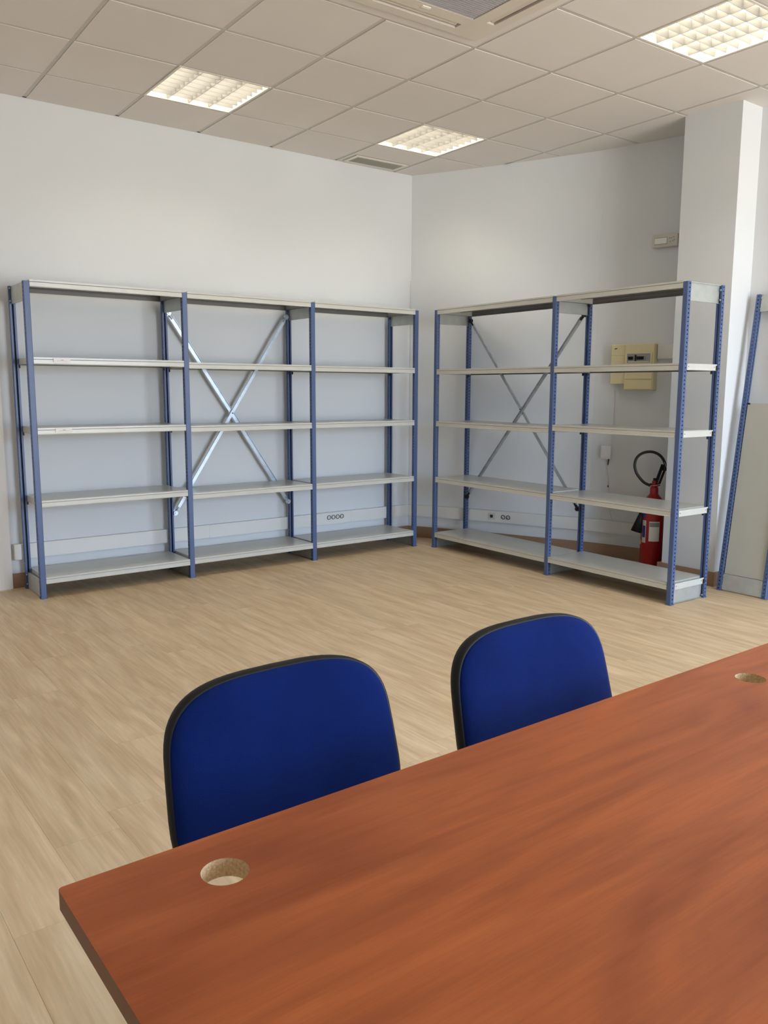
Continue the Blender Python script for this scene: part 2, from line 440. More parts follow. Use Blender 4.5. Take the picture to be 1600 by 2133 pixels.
std.to_mesh(sm); std.free(); sm.materials.append(M['ceil'])
for i in range(-7, 8):
    for j in range(0, 15):
        if (i, j) in LIGHTS or (i, j) in ACELLS: continue
        g = .0135
        poly = [g2w(i * .6 + a, j * .6 + b)[:2] for a, b in ((g, g), (.6 - g, g), (.6 - g, .6 - g), (g, .6 - g))]
        c = room_clip(poly)
        if len(c) < 3 or area(c) < .004: continue
        if area(c) > area(poly) - 1e-5:
            dz = random.uniform(-.0012, .0008)
            obj('ceiling_tile', sm, None, ceiling, loc=g2w(i * .6, j * .6, HC + dz), rot=(random.uniform(-.001, .001), random.uniform(-.001, .001), GR))
        else:
            bm = B(); slab_poly(bm, c, HC - .003, HC + .01); obj('ceiling_tile', bm, M['ceil'], ceiling)
for k in range(-7, 9):          # main runners (run away from the back wall)
    c = room_clip([g2w(k * .6 + a, b)[:2] for a, b in ((-.012, 0), (.012, 0), (.012, 9.2), (-.012, 9.2))])
    if len(c) >= 3: bm = B(); slab_poly(bm, c, HC, HC + .004); obj('ceiling_runner', bm, M['grid'], ceiling)
for k in range(0, 15):
    c = room_clip([g2w(a, k * .6 + b)[:2] for a, b in ((-4.4, -.012), (4.9, -.012), (4.9, .012), (-4.4, .012))])
    if len(c) >= 3: bm = B(); slab_poly(bm, c, HC - .0006, HC + .0034); obj('ceiling_runner', bm, M['grid'], ceiling)
# wall angle around the room
bm = B(); box(bm, XL, 3.38, WY - .018, WY, HC + .0, HC + .005); ribbon(bm, offs(CURVE, .018), CURVE, HC, HC + .005); obj('wall_angle', bm, M['grid'], ceiling)
# plasterboard infill with the air-conditioning cassette in it
iu0, iu1, jv0, jv1 = .612, 1.788, 2.412, 3.588
au0, au1, av0, av1 = .775, 1.72, 2.505, 3.45
bm = B()
for a, b, c, d in ((iu0, iu1, jv0, av0 + .03), (iu0, iu1, av1 - .03, jv1), (iu0, au0 + .03, av0 + .03, av1 - .03), (au1 - .03, iu1, av0 + .03, av1 - .03)):
    slab_poly(bm, [g2w(*p)[:2] for p in ((a, c), (b, c), (b, d), (a, d))], HC - .006, HC + .01)
obj('infill_board', bm, M['ceil'], ceiling)
cu, cv = (au0 + au1) / 2, (av0 + av1) / 2
ac = empty('air_conditioner', g2w(cu, cv), (0, 0, GR))
tag(ac, 'white square air-conditioning cassette set in the ceiling at the top edge', 'air conditioner')
h = (au1 - au0) / 2; s0, s1, sl = .36, .415, .275   # slot band, half length
bm = B()
def ringrect(bm, ho, hi, z0, z1):
    box(bm, -ho, ho, -ho, -hi, z0, z1); box(bm, -ho, ho, hi, ho, z0, z1); box(bm, -ho, -hi, -hi, hi, z0, z1); box(bm, hi, ho, -hi, hi, z0, z1)
ringrect(bm, h, s1, -.022, -.002); ringrect(bm, s0, .285, -.024, -.002)
for sx in (-1, 1):
    for sy in (-1, 1):
        # corner fillers between the outlet slots
        a, b = sorted((sx * sl, sx * s1)); c, d = sorted((sy * s0, sy * s1)); box(bm, a, b, c, d, -.022, -.002)
        a, b = sorted((sx * s0, sx * s1)); c, d = sorted((sy * sl, sy * s0)); box(bm, a, b, c, d, -.022, -.002)
obj('fascia', bm, M['ac'], ac)
for k in range(4):
    bm = B(); box(bm, -sl, sl, s0, s1, .004, .03)
    o = obj('outlet_slot', bm, M['acslot'], ac, rot=(0, 0, k * PI / 2))
    bm = B(); prism(bm, [(s0 + .004, -.004), (s0 + .040, -.016), (s0 + .042, -.012), (s0 + .008, .002)], -sl + .01, sl - .01, 'x')
    obj('air_flap', bm, M['ac'], o)
bm = B(); box(bm, -.285, .285, -.285, .285, .0, .02); obj('intake_back', bm, M['acback'], ac)
bm = B()
for k in range(34):
    y = -.275 + k * .0167; box(bm, -.278, .278, y, y + .009, -.022, -.006)
for k in range(12):
    x = -.278 + k * .0497; box(bm, x, x + .006, -.278, .278, -.018, -.004)
obj('intake_grille', bm, M['acgrille'], ac)
bm = bevbox(-.02, .03, .305, .325, -.027, -.023, .001); obj('badge', bm, M['paper'], ac)

# slot diffuser beside the far corner
vt = empty('air_vent', g2w(2.708, .178, HC - .006), (0, 0, GR))
tag(vt, 'small rectangular grey ceiling vent next to the back wall and corner', 'vent')
bm = B(); W2, D2 = .228, .072
box(bm, -W2 - .03, W2 + .03, -D2 - .028, -D2, -.006, 0); box(bm, -W2 - .03, W2 + .03, D2, D2 + .028, -.006, 0)
box(bm, -W2 - .03, -W2, -D2, D2, -.006, 0); box(bm, W2, W2 + .03, -D2, D2, -.006, 0); obj('vent_frame', bm, M['lumframe'], vt)
bm = B(); box(bm, -W2, W2, -D2, D2, -.0005, .0); obj('vent_back', bm, M['dark'], vt)
for k in range(7):
    bm = B(); y = -D2 + .006 + k * .0205; prism(bm, [(y, -.001), (y + .009, -.006), (y + .011, -.005), (y + .003, 0)], -W2, W2, 'x'); obj('slat', bm, M['ventslat'], vt)

# ------------------------------------------------------------------ recessed louvred luminaires
def make_light(loc):
    t = empty('ceiling_light', loc, (0, 0, GR))
    bm = B(); ringrect(bm, .2985, .284, -.004, .004); obj('light_frame', bm, M['lumframe'], t)
    bm = B(); H = .088
    box(bm, -.287, .287, -.287, .287, H, H + .004)
    for a, b, c, d in ((-.289, -.285, -.289, .289), (.285, .289, -.289, .289), (-.285, .285, -.289, -.285), (-.285, .285, .285, .289)): box(bm, a, b, c, d, .004, H)
    obj('reflector_housing', bm, M['reflector'], t)
    for k in range(4):
        x = -.213 + .142 * k
        bm = B(); cyl(bm, (x, -.272, .062), (x, .272, .062), .0125, n=10); obj('tube', bm, M['tube'], t, True)
    div = B(); prism(div, [(-.0015, .0), (.0015, .0), (.004, .018), (.013, .046), (-.013, .046), (-.004, .018)], -.284, .284, 'y')
    me = bpy.data.meshes.new('louvre_divider'); bmesh.ops.recalc_face_normals(div, faces=div.faces); div.to_mesh(me); div.free(); me.materials.append(M['louvre'])
    for k in range(3): obj('louvre_divider', me, None, t, loc=(-.142 + .142 * k, 0, 0))
    bl = B()
    for k in range(4):
        x = -.284 + .142 * k
        prism(bl, [(-.0012, .002), (.0012, .002), (.003, .018), (.008, .042), (-.008, .042), (-.003, .018)], x + .004, x + .138, 'x')
    me = bpy.data.meshes.new('louvre_blade'); bmesh.ops.recalc_face_normals(bl, faces=bl.faces); bl.to_mesh(me); bl.free(); me.materials.append(M['louvre'])
    for k in range(7): obj('louvre_blade', me, None, t, loc=(0, -.213 + .071 * k, 0))
    return t
LL = {(1, 1): 'lit square louvred ceiling light at the upper left, nearest the long back wall',
      (4, 1): 'lit square louvred ceiling light above the far corner beside the small vent',
      (4, 5): 'large-looking lit louvred ceiling light at the upper right edge',
      (1, 5): 'louvred ceiling light over the open floor, just above the top edge of view',
      (1, 9): 'louvred ceiling light behind the viewer above the table end of the room',
      (4, 9): 'louvred ceiling light behind the viewer beside the corner windows'}
order = [(1, 1), (4, 1), (4, 5), (1, 5), (1, 9), (4, 9)]
proto = None
for (i, j) in order:
    loc = g2w(i * .6 + .3, j * .6 + .3)
    if proto is None: t = proto = make_light(loc)
    else: t = copy_tree(proto); t.location = loc
    tag(t, LL[(i, j)], 'ceiling light', 'recessed louvred ceiling lights')

# ------------------------------------------------------------------ shelving
def post_mesh(H=2.0):
    bm = B(); w, d = .0175, .030
    # web (front face), corner chamfers, perforated sides, inward lips
    def quad(pts):
        bm.faces.new([bm.verts.new(p) for p in pts])
    c = .003
    quad([(-w + c, 0, 0), (w - c, 0, 0), (w - c, 0, H), (-w + c, 0, H)])
    for s in (-1, 1):
        quad([(s * (w - c), 0, 0), (s * w, c, 0), (s * w, c, H), (s * (w - c), 0, H)])
        quad([(s * w, d, 0), (s * (w - .011), d, 0), (s * (w - .011), d, H), (s * w, d, H)])
        quad([(s * (w - .011), d, 0), (s * (w - .011), d - .005, 0), (s * (w - .011), d - .005, H), (s * (w - .011), d, H)])
        n = int(H / .025); r = .0052; yc = .0165
        for k in range(n):
            z0, z1 = k * .025, (k + 1) * .025; zc = (z0 + z1) / 2
            ym = (c + d) / 2
            outer = [(c, z0), (ym, z0), (d, z0), (d, zc), (d, z1), (ym, z1), (c, z1), (c, zc)]
            ang = [225, 270, 315, 0, 45, 90, 135, 180]
            O = [bm.verts.new((s * w, a, b)) for a, b in outer]
            I = [bm.verts.new((s * w, yc + r * math.cos(math.radians(a)), zc + r * math.sin(math.radians(a)))) for a in ang]
            for q in range(8): bm.faces.new((O[q], O[(q + 1) % 8], I[(q + 1) % 8], I[q]))
    bmesh.ops.remove_doubles(bm, verts=bm.verts, dist=1e-5)
    bmesh.ops.recalc_face_normals(bm, faces=bm.faces)
    me = bpy.data.meshes.new('post'); bm.to_mesh(me); bm.free(); me.materials.append(M['blue']); return me
POST = post_mesh()
def add_post(parent, x, y, flip=False):
    o = obj('post', POST, None, parent, loc=(x, y, 0), rot=(0, 0, PI if flip else 0))
    md = o.modifiers.new('gauge', 'SOLIDIFY'); md.thickness = .0014; md.offset = 0
    return o
def shelf_bm(x0, x1, y0, y1, zt, h=.043):
    bm = B(); zb = zt - h; t = .0015
    box(bm, x0, x1, y0 + t, y1 - t, zt - t, zt)
    # front and rear folded edges with a shallow rolled groove
    def edge(y, s):
        pr = [(y, zt), (y, zt - .011), (y + s * .0022, zt - .0135), (y, zt - .016), (y, zb + .006), (y - s * .0015, zb + .003), (y, zb), (y + s * .014, zb), (y + s * .014, zb + t), (y + s * t * 1.5, zb + t),
              (y + s * t * 1.5, zt - .017), (y + s * .0040, zt - .0135), (y + s * t * 1.5, zt - .010), (y + s * t * 1.5, zt)]
        prism(bm, pr, x0, x1, 'x')
    edge(y0, 1); edge(y1, -1)
    for x, s in ((x0, 1), (x1, -1)):
        a, b = sorted((x, x + s * t)); box(bm, a, b, y0 + .004, y1 - .004, zb + .002, zt - t)
        a, b = sorted((x, x + s * .012)); box(bm, a, b, y0 + .015, y1 - .015, zb + .002, zb + .0035)
    for k in (.33, .66):        # stiffeners under the tray
        ym = y0 + (y1 - y0) * k; box(bm, x0 + .003, x1 - .003, ym - .012, ym + .012, zt - .014, zt - t)
    bmesh.ops.recalc_face_normals(bm, faces=bm.faces)
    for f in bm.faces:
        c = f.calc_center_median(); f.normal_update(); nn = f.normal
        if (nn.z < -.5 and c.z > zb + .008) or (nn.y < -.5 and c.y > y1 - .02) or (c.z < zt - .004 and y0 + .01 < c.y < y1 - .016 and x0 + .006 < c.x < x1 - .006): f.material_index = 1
    return bm
bolt_me = None
def bolt(parent, p, axis='x', r=.006, L=.006, m_='zinc', name='bolt'):
    bm = B(); d = {'x': Vector((1, 0, 0)), 'y': Vector((0, 1, 0)), '-x': Vector((-1, 0, 0)), '-y': Vector((0, -1, 0))}[axis]
    cyl(bm, Vector((0, 0, 0)), d * L, r, r * .9, n=8); return obj(name, bm, M[m_], parent, loc=p)
RD = .385                       # outer depth of a rack
def plate(parent, x, z0, z1, mm='galv2'):
    bm = B()                    # C-shaped tie plate between front and rear post
    prism(bm, [(x - .006, z0), (x + .008, z0), (x + .008, z0 + .0015), (x - .0045, z0 + .0015), (x - .0045, z1 - .0015), (x + .008, z1 - .0015), (x + .008, z1), (x - .006, z1)], .026, RD - .026, 'y')
    return obj('tie_plate', bm, M[mm], parent)
def make_rack(name, loc, rz, xs, levels, brace_bay, bz, end_details=False, stickers=()):
    t = empty(name, loc, (0, 0, rz))
    for x in xs:
        add_post(t, x, 0); add_post(t, x, RD, True)
        plate(t, x, 1.888, 1.998); plate(t, x, .004, .112)
        bm = bevbox(x - .021, x + .021, -.004, .034, 0, .006, .001); obj('foot_pad', bm, M['blue'], t)
        bm = bevbox(x - .021, x + .021, RD - .034, RD + .004, 0, .006, .001); obj('foot_pad', bm, M['blue'], t)
    for b in range(len(xs) - 1):
        for li, zt in enumerate(levels[b]):
            top = zt > 1.9
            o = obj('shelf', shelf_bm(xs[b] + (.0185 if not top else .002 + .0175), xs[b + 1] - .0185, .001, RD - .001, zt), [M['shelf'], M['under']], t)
            # shelf clips at the rear and front corners
            for xx, s in ((xs[b] + .018, 1), (xs[b + 1] - .018, -1)):
                bm = B(); a, c = sorted((xx, xx + s * .004)); box(bm, a, c, RD - .044, RD - .030, zt - .062, zt - .043)
                obj('shelf_clip', bm, M['dark'], t)
    # cross brace of two folded flat bars, turnbuckle ends
    a, c = xs[brace_bay] + .03, xs[brace_bay + 1] - .03
    for (p, q, yo) in (((a, bz[0]), (c, bz[1]), .360), ((a, bz[2]), (c, bz[3]), .352)):
        bar = B(); P, Q = Vector((p[0], yo, p[1])), Vector((q[0], yo, q[1])); d = (Q - P).normalized(); nrm = Vector((0, 1, 0)).cross(d)
        L = (Q - P).length; w = .014
        def vv(s, e, y): return P + d * s + nrm * e + Vector((0, y, 0))
        for e0, e1, y0, y1 in ((-w, w, -.001, .001), (-w, -w + .0018, -.011, .001)):
            v = [bar.verts.new(vv(s, e_, y)) for s in (.03, L - .03) for e_ in (e0, e1) for y in (y0, y1)]
            for f in ((0, 1, 3, 2), (4, 6, 7, 5), (0, 4, 5, 1), (2, 3, 7, 6), (0, 2, 6, 4), (1, 5, 7, 3)): bar.faces.new([v[i] for i in f])
        bo = obj('cross_brace', bar, M['zinc'] if not end_details else M['galv'], t)
        for E, s in ((P, 1), (Q, -1)):
            bm = B(); cyl(bm, E + d * s * .0, E + d * s * .05, .011, .009, n=10); cyl(bm, E + Vector((0, -.014, 0)), E + Vector((0, .012, 0)), .017, n=12)
            cyl(bm, E + Vector((0, -.02, 0)), E + Vector((0, -.014, 0)), .009, n=6); obj('brace_clamp', bm, M['zinc'] if not end_details else M['dark'], bo)
            bm = B(); xa, xb = sorted((E.x, E.x - s * .02)) if True else (0, 0); box(bm, E.x - .022 if s * d.x > 0 else E.x, E.x if s * d.x > 0 else E.x + .022, yo + .004, yo + .008, E.z - .02, E.z + .02)
            obj('brace_lug', bm, M['zinc'] if not end_details else M['dark'], bo)
    mid = Vector(((a + c) / 2, .348, (bz[0] + bz[1]) / 2)); bolt(t, mid, '-y', .005, .004, 'dark')
    return t
AX = [0, 1.030, 2.069, 3.093]
lvA = [[2.010, 1.540, 1.100, .638, .138], [2.008, 1.530, 1.090, .613, .142], [2.008, 1.527, 1.090, .613, .140]]
rackA = make_rack('shelving_unit', (0, 0, 0), 0, AX, lvA, 1, (1.889, .437, .428, 1.913))
tag(rackA, 'long three-bay blue-posted metal shelving unit standing along the back wall at left', 'shelving unit', 'empty shelving units with blue posts')
bx, by, br = 3.1885, -.1276, -1.5947
BX = [0, 1.3134, 2.3654]
lvB = [[2.006, 1.515, 1.085, .611, .135], [2.006, 1.515, 1.103, .608, .140]]
rackB = make_rack('shelving_unit', (bx, by, 0), br, BX, lvB, 0, (1.928, .460, .418, 1.897), True)
tag(rackB, 'shorter two-bay blue-posted metal shelving unit in front of the curved right wall', 'shelving unit', 'empty shelving units with blue posts')
# bolts and white shelf ends on the near end of the right unit
xe = BX[2] + .0185
for zt in lvB[1][1:]:
    bm = B(); box(bm, xe - .0015, xe + .0005, .034, RD - .040, zt - .041, zt - .002); obj('shelf_end', bm, M['paper'] if False else M['shelf'], rackB)
    for y in (.048, .318): bolt(rackB, (xe, y, zt - .02), 'x', .0035, .0012, 'dark', 'bolt_hole')
    bm = B(); box(bm, xe - .012, xe + .004, RD - .052, RD - .032, zt - .040, zt - .010); obj('shelf_clip', bm, M['dark'], rackB)
for z in (1.97, 1.91, .02, .10):
    bolt(rackB, (BX[2] + .008, RD - .036, z), 'x', .006, .007)
for z in (1.985, 1.905, .035, .10):
    bolt(rackA, (-.012, RD - .036, z), '-x', .006, .006)
# two label holders on the left bay of the left unit
for zt, x in ((1.540, .137), (1.100, .127)):
    bm = B(); box(bm, x, x + .103, -.0035, -.0008, zt - .031, zt - .003); lb = obj('label_holder', bm, M['paper'], rackA)
    bm = B(); box(bm, x + .045, x + .062, -.0041, -.0035, zt - .016, zt - .013); box(bm, x + .02, x + .085, -.0041, -.0035, zt - .021, zt - .020); obj('label_text', bm, M['ink'], lb)

# loose frame leaning right of the column, with a shelf panel behind it
lf = empty('ladder_frame', (3.762, -2.442, 0.004), (0, math.radians(7.6), 0))
tag(lf, 'loose blue perforated two-post shelving frame leaning beside the column at right', 'frame')
def frame_child(o): o.parent = lf; return o
FW = .350
# local axes: +x into the wall, -y toward the viewer
for y, rz in ((0, PI), (-FW, 0)):
    o = obj('post', POST, None, lf, loc=(.0175, y, 0), rot=(0, 0, rz))
    md = o.modifiers.new('gauge', 'SOLIDIFY'); md.thickness = .0014; md.offset = 0
for z0, z1 in ((1.885, 1.992), (.006, .114)):
    bm = B(); prism(bm, [(.006, z0), (.020, z0), (.020, z0 + .0015), (.0075, z0 + .0015), (.0075, z1 - .0015), (.020, z1 - .0015), (.020, z1), (.006, z1)], -FW + .036, -.036, 'y')
    obj('tie_plate', bm, M['galv2'], lf)
for z in (1.975, 1.905, .03, .10):
    for y in (-.038, -FW + .038): bolt(lf, (.006, y, z), '-x', .005, .005)
pn = empty('shelf_panel', (3.762, -2.442, 0.004), (0, math.radians(7.6), 0))
tag(pn, 'pale grey shelf panel standing on end inside the leaning blue frame', 'shelf')
bm = B(); y0, y1, z0, z1 = -.312, -.038, .118, 1.275
box(bm, .012, .0135, y0, y1, z0, z1)
for a, b, c, d in ((y0, y0 + .002, z0, z1), (y1 - .002, y1, z0, z1), (y0, y1, z0, z0 + .002), (y0, y1, z1 - .002, z1)): box(bm, .0135, .032, a, b, c, d)
obj('panel_sheet', bm, M['panel'], pn)
bm = B(); box(bm, .004, .0118, -.055, -.040, z1 - .008, z1 + .002); obj('clip', bm, M['black'], pn)

# ------------------------------------------------------------------ cable trunking and outlets
tr = empty('cable_trunking', (0, WY, 0))
tag(tr, 'long white cable trunking running low along the back wall behind the shelves', 'cable trunking')
bm = B(); box(bm, -.055, 3.33, -.037, 0, .202, .302); box(bm, -.055, 3.33, -.040, -.037, .212, .292); obj('trunking_body', bm, M['trunk'], tr)
bm = bevbox(-.075, -.03, -.046, 0, .198, .306, .003); obj('end_cap', bm, M['trunk'], tr)
for x in (1.35, 2.69): 
    bm = B(); box(bm, x, x + .012, -.0415, -.037, .206, .298); obj('joint_strip', bm, M['trunk'], tr)
for k in range(4):
    x = 2.455 + k * .0445
    bm = B(); cyl(bm, (x, -.040, .262), (x, -.046, .262), .0195, n=20); so = obj('socket', bm, M['trunk'], tr)
    bm = B(); tube(bm, [(x + .0165 * math.cos(a), -.0465, .262 + .0165 * math.sin(a)) for a in [2 * PI * q / 20 for q in range(20)]], .0028, 6, True); obj('socket_ring', bm, M['dark'], so)
    bm = B(); cyl(bm, (x - .006, -.046, .262), (x - .006, -.0472, .262), .0024, n=8); cyl(bm, (x + .006, -.046, .262), (x + .006, -.0472, .262), .0024, n=8); obj('socket_holes', bm, M['dark'], so)
tr2 = empty('cable_trunking', (0, 0, 0))
tag(tr2, 'white cable trunking curving low along the right wall behind the shorter shelves', 'cable trunking')
TC = CI
bm = B(); ribbon(bm, offs(TC, .045), TC, .202, .302); ribbon(bm, offs(TC, .048), offs(TC, .045), .212, .292); obj('trunking_body', bm, M['trunk'], tr2)
def wallpt(s, P0=(3.70, -.235), P1=(3.91, -.745)):
    P0, P1 = Vector(P0), Vector(P1); d = (P1 - P0).normalized(); p = P0 + d * s; return p, d
p, d = wallpt(.105); ang = math.atan2(d.y, d.x)
def wobj(name, bm, m_, parent, s, z, P0, P1, **k):
    p, d = wallpt(s, P0, P1); a = math.atan2(d.y, d.x)
    return obj(name, bm, m_, parent, loc=(p.x, p.y, z), rot=(0, 0, a), **k)   # local +x along wall, local -y into the room
W1 = ((3.70, -.235), (3.91, -.745)); W2_ = ((4.05, -1.10), (4.22, -1.75))
bm = bevbox(-.034, .034, -.062, -.048, -.028, .028, .002); o = wobj('data_outlet', bm, M['offwhite'], tr2, .090, .256, *W1)
bm = B(); box(bm, -.016, .010, -.0635, -.062, -.014, .012); obj('outlet_port', bm, M['dark'], o)
for k in range(2):
    bm = B(); cyl(bm, (0, -.050, 0), (0, -.058, 0), .0195, n=20); so = wobj('socket', bm, M['trunk'], tr2, .195 + .046 * k, .254, *W1)
    bm = B(); tube(bm, [(.0165 * math.cos(a), -.0585, .0165 * math.sin(a)) for a in [2 * PI * q / 20 for q in range(20)]], .0032, 6, True); obj('socket_ring', bm, M['blackink'], so)
    bm = B(); cyl(bm, (-.008, -.058, -.006), (-.008, -.0595, -.006), .004, n=8); cyl(bm, (.006, -.058, .004), (.006, -.0595, .004), .003, n=8); obj('socket_holes', bm, M['blackink'], so)

# ------------------------------------------------------------------ things on the right wall
def wthing(name, s, z, seg=W2_):
    p, d = wallpt(s, *seg); return empty(name, (p.x, p.y, z), (0, 0, math.atan2(d.y, d.x)))
# fuse box (local x along wall toward the viewer, -y out of the wall)
eb = wthing('fuse_box', .16, 1.35)
tag(eb, 'cream plastic fuse box with switch window on the right wall behind the shelves', 'fuse box')
bm = bevbox(0, .118, -.062, 0, .045, .352, .005, 2); obj('side_case', bm, M['cream'], eb)
bm = bevbox(.002, .116, -.066, -.062, .048, .262, .002); obj('side_cover', bm, M['cream'], eb)
bm = bevbox(.002, .116, -.066, -.062, .267, .349, .002); c_ = obj('side_cover', bm, M['cream'], eb)
bm = B(); prism(bm, [(.026, .322), (.050, .326), (.049, .319), (.031, .314)], -.0665, -.066, 'y'); obj('printed_mark', bm, M['blackink'], c_)
bm = bevbox(.118, .352, -.082, 0, .0, .352, .006, 2); obj('main_case', bm, M['cream'], eb)
bm = B()
# raised window surround with an arched head
out = [(.128, .195), (.338, .195), (.338, .286), (.300, .292), (.235, .300), (.170, .292), (.128, .286)]
prism(bm, out, -.092, -.082, 'y'); obj('window_surround', bm, M['cream'], eb)
bm = B(); box(bm, .142, .325, -.0935, -.092, .208, .278); wp = obj('breaker_panel', bm, M['cream2'], eb)
for k, x in enumerate([.158, .172, .186, .212, .228, .242, .256, .270, .284]):
    bm = bevbox(x - .0055, x + .0055, -.102, -.0935, .232 if k != 3 else .222, .256 if k != 3 else .268, .001); obj('breaker_switch', bm, M['black'] if k < 8 else M['ink'], wp)
bm = B(); box(bm, .150, .320, -.0942, -.0935, .214, .218); obj('label_strip', bm, M['paper'], wp)
bm = bevbox(.126, .344, -.088, -.082, .085, .190, .003); obj('lower_cover', bm, M['cream'], eb)
bm = bevbox(.126, .344, -.090, -.082, .006, .080, .003); obj('lower_cover', bm, M['cream'], eb)
# duct from the box to the column
dk = wthing('cable_duct', .515, 1.585)
tag(dk, 'short white cable duct between the fuse box and the column', 'cable duct')
bm = bevbox(0, .16, -.03, 0, .0, .115, .002); obj('duct_body', bm, M['trunk'], dk)
bm = bevbox(.002, .158, -.033, -.03, .006, .109, .001); obj('duct_cover', bm, M['trunk'], dk)
# emergency light
el = wthing('emergency_light', .437, 2.41)
tag(el, 'pale rectangular emergency light high on the right wall beside the column', 'emergency light')
bm = bevbox(0, .195, -.05, 0, 0, .092, .006, 2); obj('housing', bm, M['offwhite'], el)
bm = bevbox(.022, .115, -.056, -.05, .022, .066, .003); obj('diffuser', bm, M['paper'], el)
bm = B(); box(bm, .02, .117, -.0515, -.0500, .018, .070); obj('diffuser_rim', bm, M['ink'], el)
for x, z in ((.135, .06), (.15, .06), (.165, .065), (.14, .035), (.158, .038), (.17, .045)):
    bm = B(); cyl(bm, (x, -.05, z), (x, -.0525, z), .0045, n=8); obj('indicator', bm, M['ink'], el)
# telephone junction box and its cord
jb = wthing('junction_box', .09, .80)
tag(jb, 'small white telephone junction box with a dangling cord on the right wall', 'junction box')
bm = bevbox(0, .085, -.03, 0, .0, .105, .004, 2); obj('box_body', bm, M['trunk'], jb)
bm = bevbox(.014, .072, -.033, -.03, .008, .022, .002); obj('box_flap', bm, M['trunk'], jb)
bm = B(); cyl(bm, (.066, -.016, .0), (.062, -.016, -.05), .006, .004, n=8); obj('plug', bm, M['dark'], jb)
bm = B(); tube(bm, spline([(.062, -.016, -.05), (.058, -.012, -.10), (.072, -.008, -.16), (.070, -.006, -.22), (.078, -.008, -.28), (.076, -.006, -.34), (.095, -.010, -.43), (.12, -.02, -.495)], 6), .0022, 6); obj('cord', bm, M['offwhite'], jb, True)
bm = B(); tube(bm, spline([(.080, -.004, .105), (.086, -.004, .20), (.088, -.004, .34), (.090, -.004, .545)], 6), .0022, 6); obj('cord', bm, M['trunk'], jb, True)
bm = B(); cyl(bm, (.070, -.016, -.215), (.071, -.016, -.228), .005, n=8); obj('cord_clip', bm, M['dark'], jb)

# ------------------------------------------------------------------ fire extinguisher
fe = empty('fire_extinguisher', (3.975, -1.763, 0))
tag(fe, 'red fire extinguisher with black looped hose standing between the wall and the column', 'fire extinguisher')
bm = B(); lathe(bm, [(.060, 0), (.078, .006), (.083, .02), (.083, .455), (.078, .50), (.062, .54), (.040, .565), (.031, .58), (.030, .62), (.026, .63)], 32); obj('cylinder', bm, M['red'], fe, True)
bm = B(); lathe(bm, [(.085, .0), (.087, .004), (.087, .03), (.085, .034)], 32); obj('base_ring', bm, M['black'], fe)
vd = Vector((-.79, -.61, 0)); vs = Vector((.61, -.79, 0))      # toward the viewer, toward picture right
def F(a, b, z): return vs * a + vd * b + Vector((0, 0, z))
bm = B(); cyl(bm, F(0, 0, .62), F(0, 0, .675), .019, n=14); cyl(bm, F(-.035, 0, .645), F(.03, 0, .645), .012, n=10); obj('valve', bm, M['red'], fe)
bm = B(); cyl(bm, F(.0, .0, .675), F(.0, 0, .695), .012, n=10); obj('valve_cap', bm, M['dark'], fe)
bm = B()
def bar(bm, a, b, w, t, up_=Vector((0, 0, 1))):
    a, b = Vector(a), Vector(b); d = (b - a).normalized(); s_ = vd; n_ = d.cross(s_).normalized()
    v = [bm.verts.new(q + s_ * e_ * w + n_ * f_ * t) for q in (a, b) for e_ in (-1, 1) for f_ in (-1, 1)]
    for f in ((0, 1, 3, 2), (4, 6, 7, 5), (0, 4, 5, 1), (2, 3, 7, 6), (0, 2, 6, 4), (1, 5, 7, 3)): bm.faces.new([v[i] for i in f])
bar(bm, F(.010, 0, .655), F(.052, 0, .80), .012, .011); bar(bm, F(.030, 0, .640), F(.072, 0, .775), .012, .008); bar(bm, F(.045, 0, .76), F(.080, 0, .80), .010, .010); obj('squeeze_handle', bm, M['black'], fe)
loop = [(-.030, .640), (-.08, .665), (-.130, .725), (-.150, .79), (-.135, .85), (-.09, .886), (-.03, .894), (.02, .875), (.052, .84), (.068, .80), (.072, .755)]
bm = B(); tube(bm, spline([F(a, .02, z) for a, z in loop], 6), .0105, 10); obj('hose', bm, M['rubber'], fe, True)
bm = B(); tube(bm, spline([F(-.03, .025, .64), F(.03, .035, .65), F(.07, .035, .69), F(.085, .03, .76), F(.06, .03, .82)], 6), .0018, 6); obj('safety_wire', bm, M['offwhite'], fe, True)
bm = B(); ax0, ax1 = F(-.072, .01, .46), F(-.118, .02, .285)
cyl(bm, ax0 + Vector((0, 0, .06)), ax0, .012, .014, n=16); cyl(bm, ax0, ax1, .014, .040, n=20); obj('discharge_horn', bm, M['black'], fe, True)
def curved_label(name, a0, a1, z0, z1, m_, r=.0838, n=8):
    base = math.atan2(vd.y, vd.x); b_ = B(); prev = None
    for k in range(n + 1):
        a = base + a0 + (a1 - a0) * k / n
        v = [b_.verts.new((rr * math.cos(a), rr * math.sin(a), z)) for rr in (r - .001, r) for z in (z0, z1)]
        if prev:
            b_.faces.new((prev[2], v[2], v[3], prev[3])); b_.faces.new((prev[0], prev[1], v[1], v[0])); b_.faces.new((prev[1], prev[3], v[3], v[1])); b_.faces.new((prev[0], v[0], v[2], prev[2]))
        prev = v
    return obj(name, b_, m_, fe)
lbl = curved_label('instruction_label', -.32, .62, .225, .375, M['paper'])
curved_label('label_header', -.30, .60, .335, .368, M['ink'], .0843)
curved_label('blue_sticker', -1.15, -.72, .40, .455, M['bluelab'])
curved_label('printed_strip', -1.05, -.62, .21, .38, M['offwhite'], .0839)
curved_label('printed_strip', -1.0, -.67, .25, .34, M['bluelab'], .0843)
bm = B(); c0 = F(-.082, .03, .215); box(bm, c0.x - .004, c0.x + .028, c0.y - .004, c0.y + .004, .195, .225); obj('yellow_tag', bm, M['yellow'], fe)

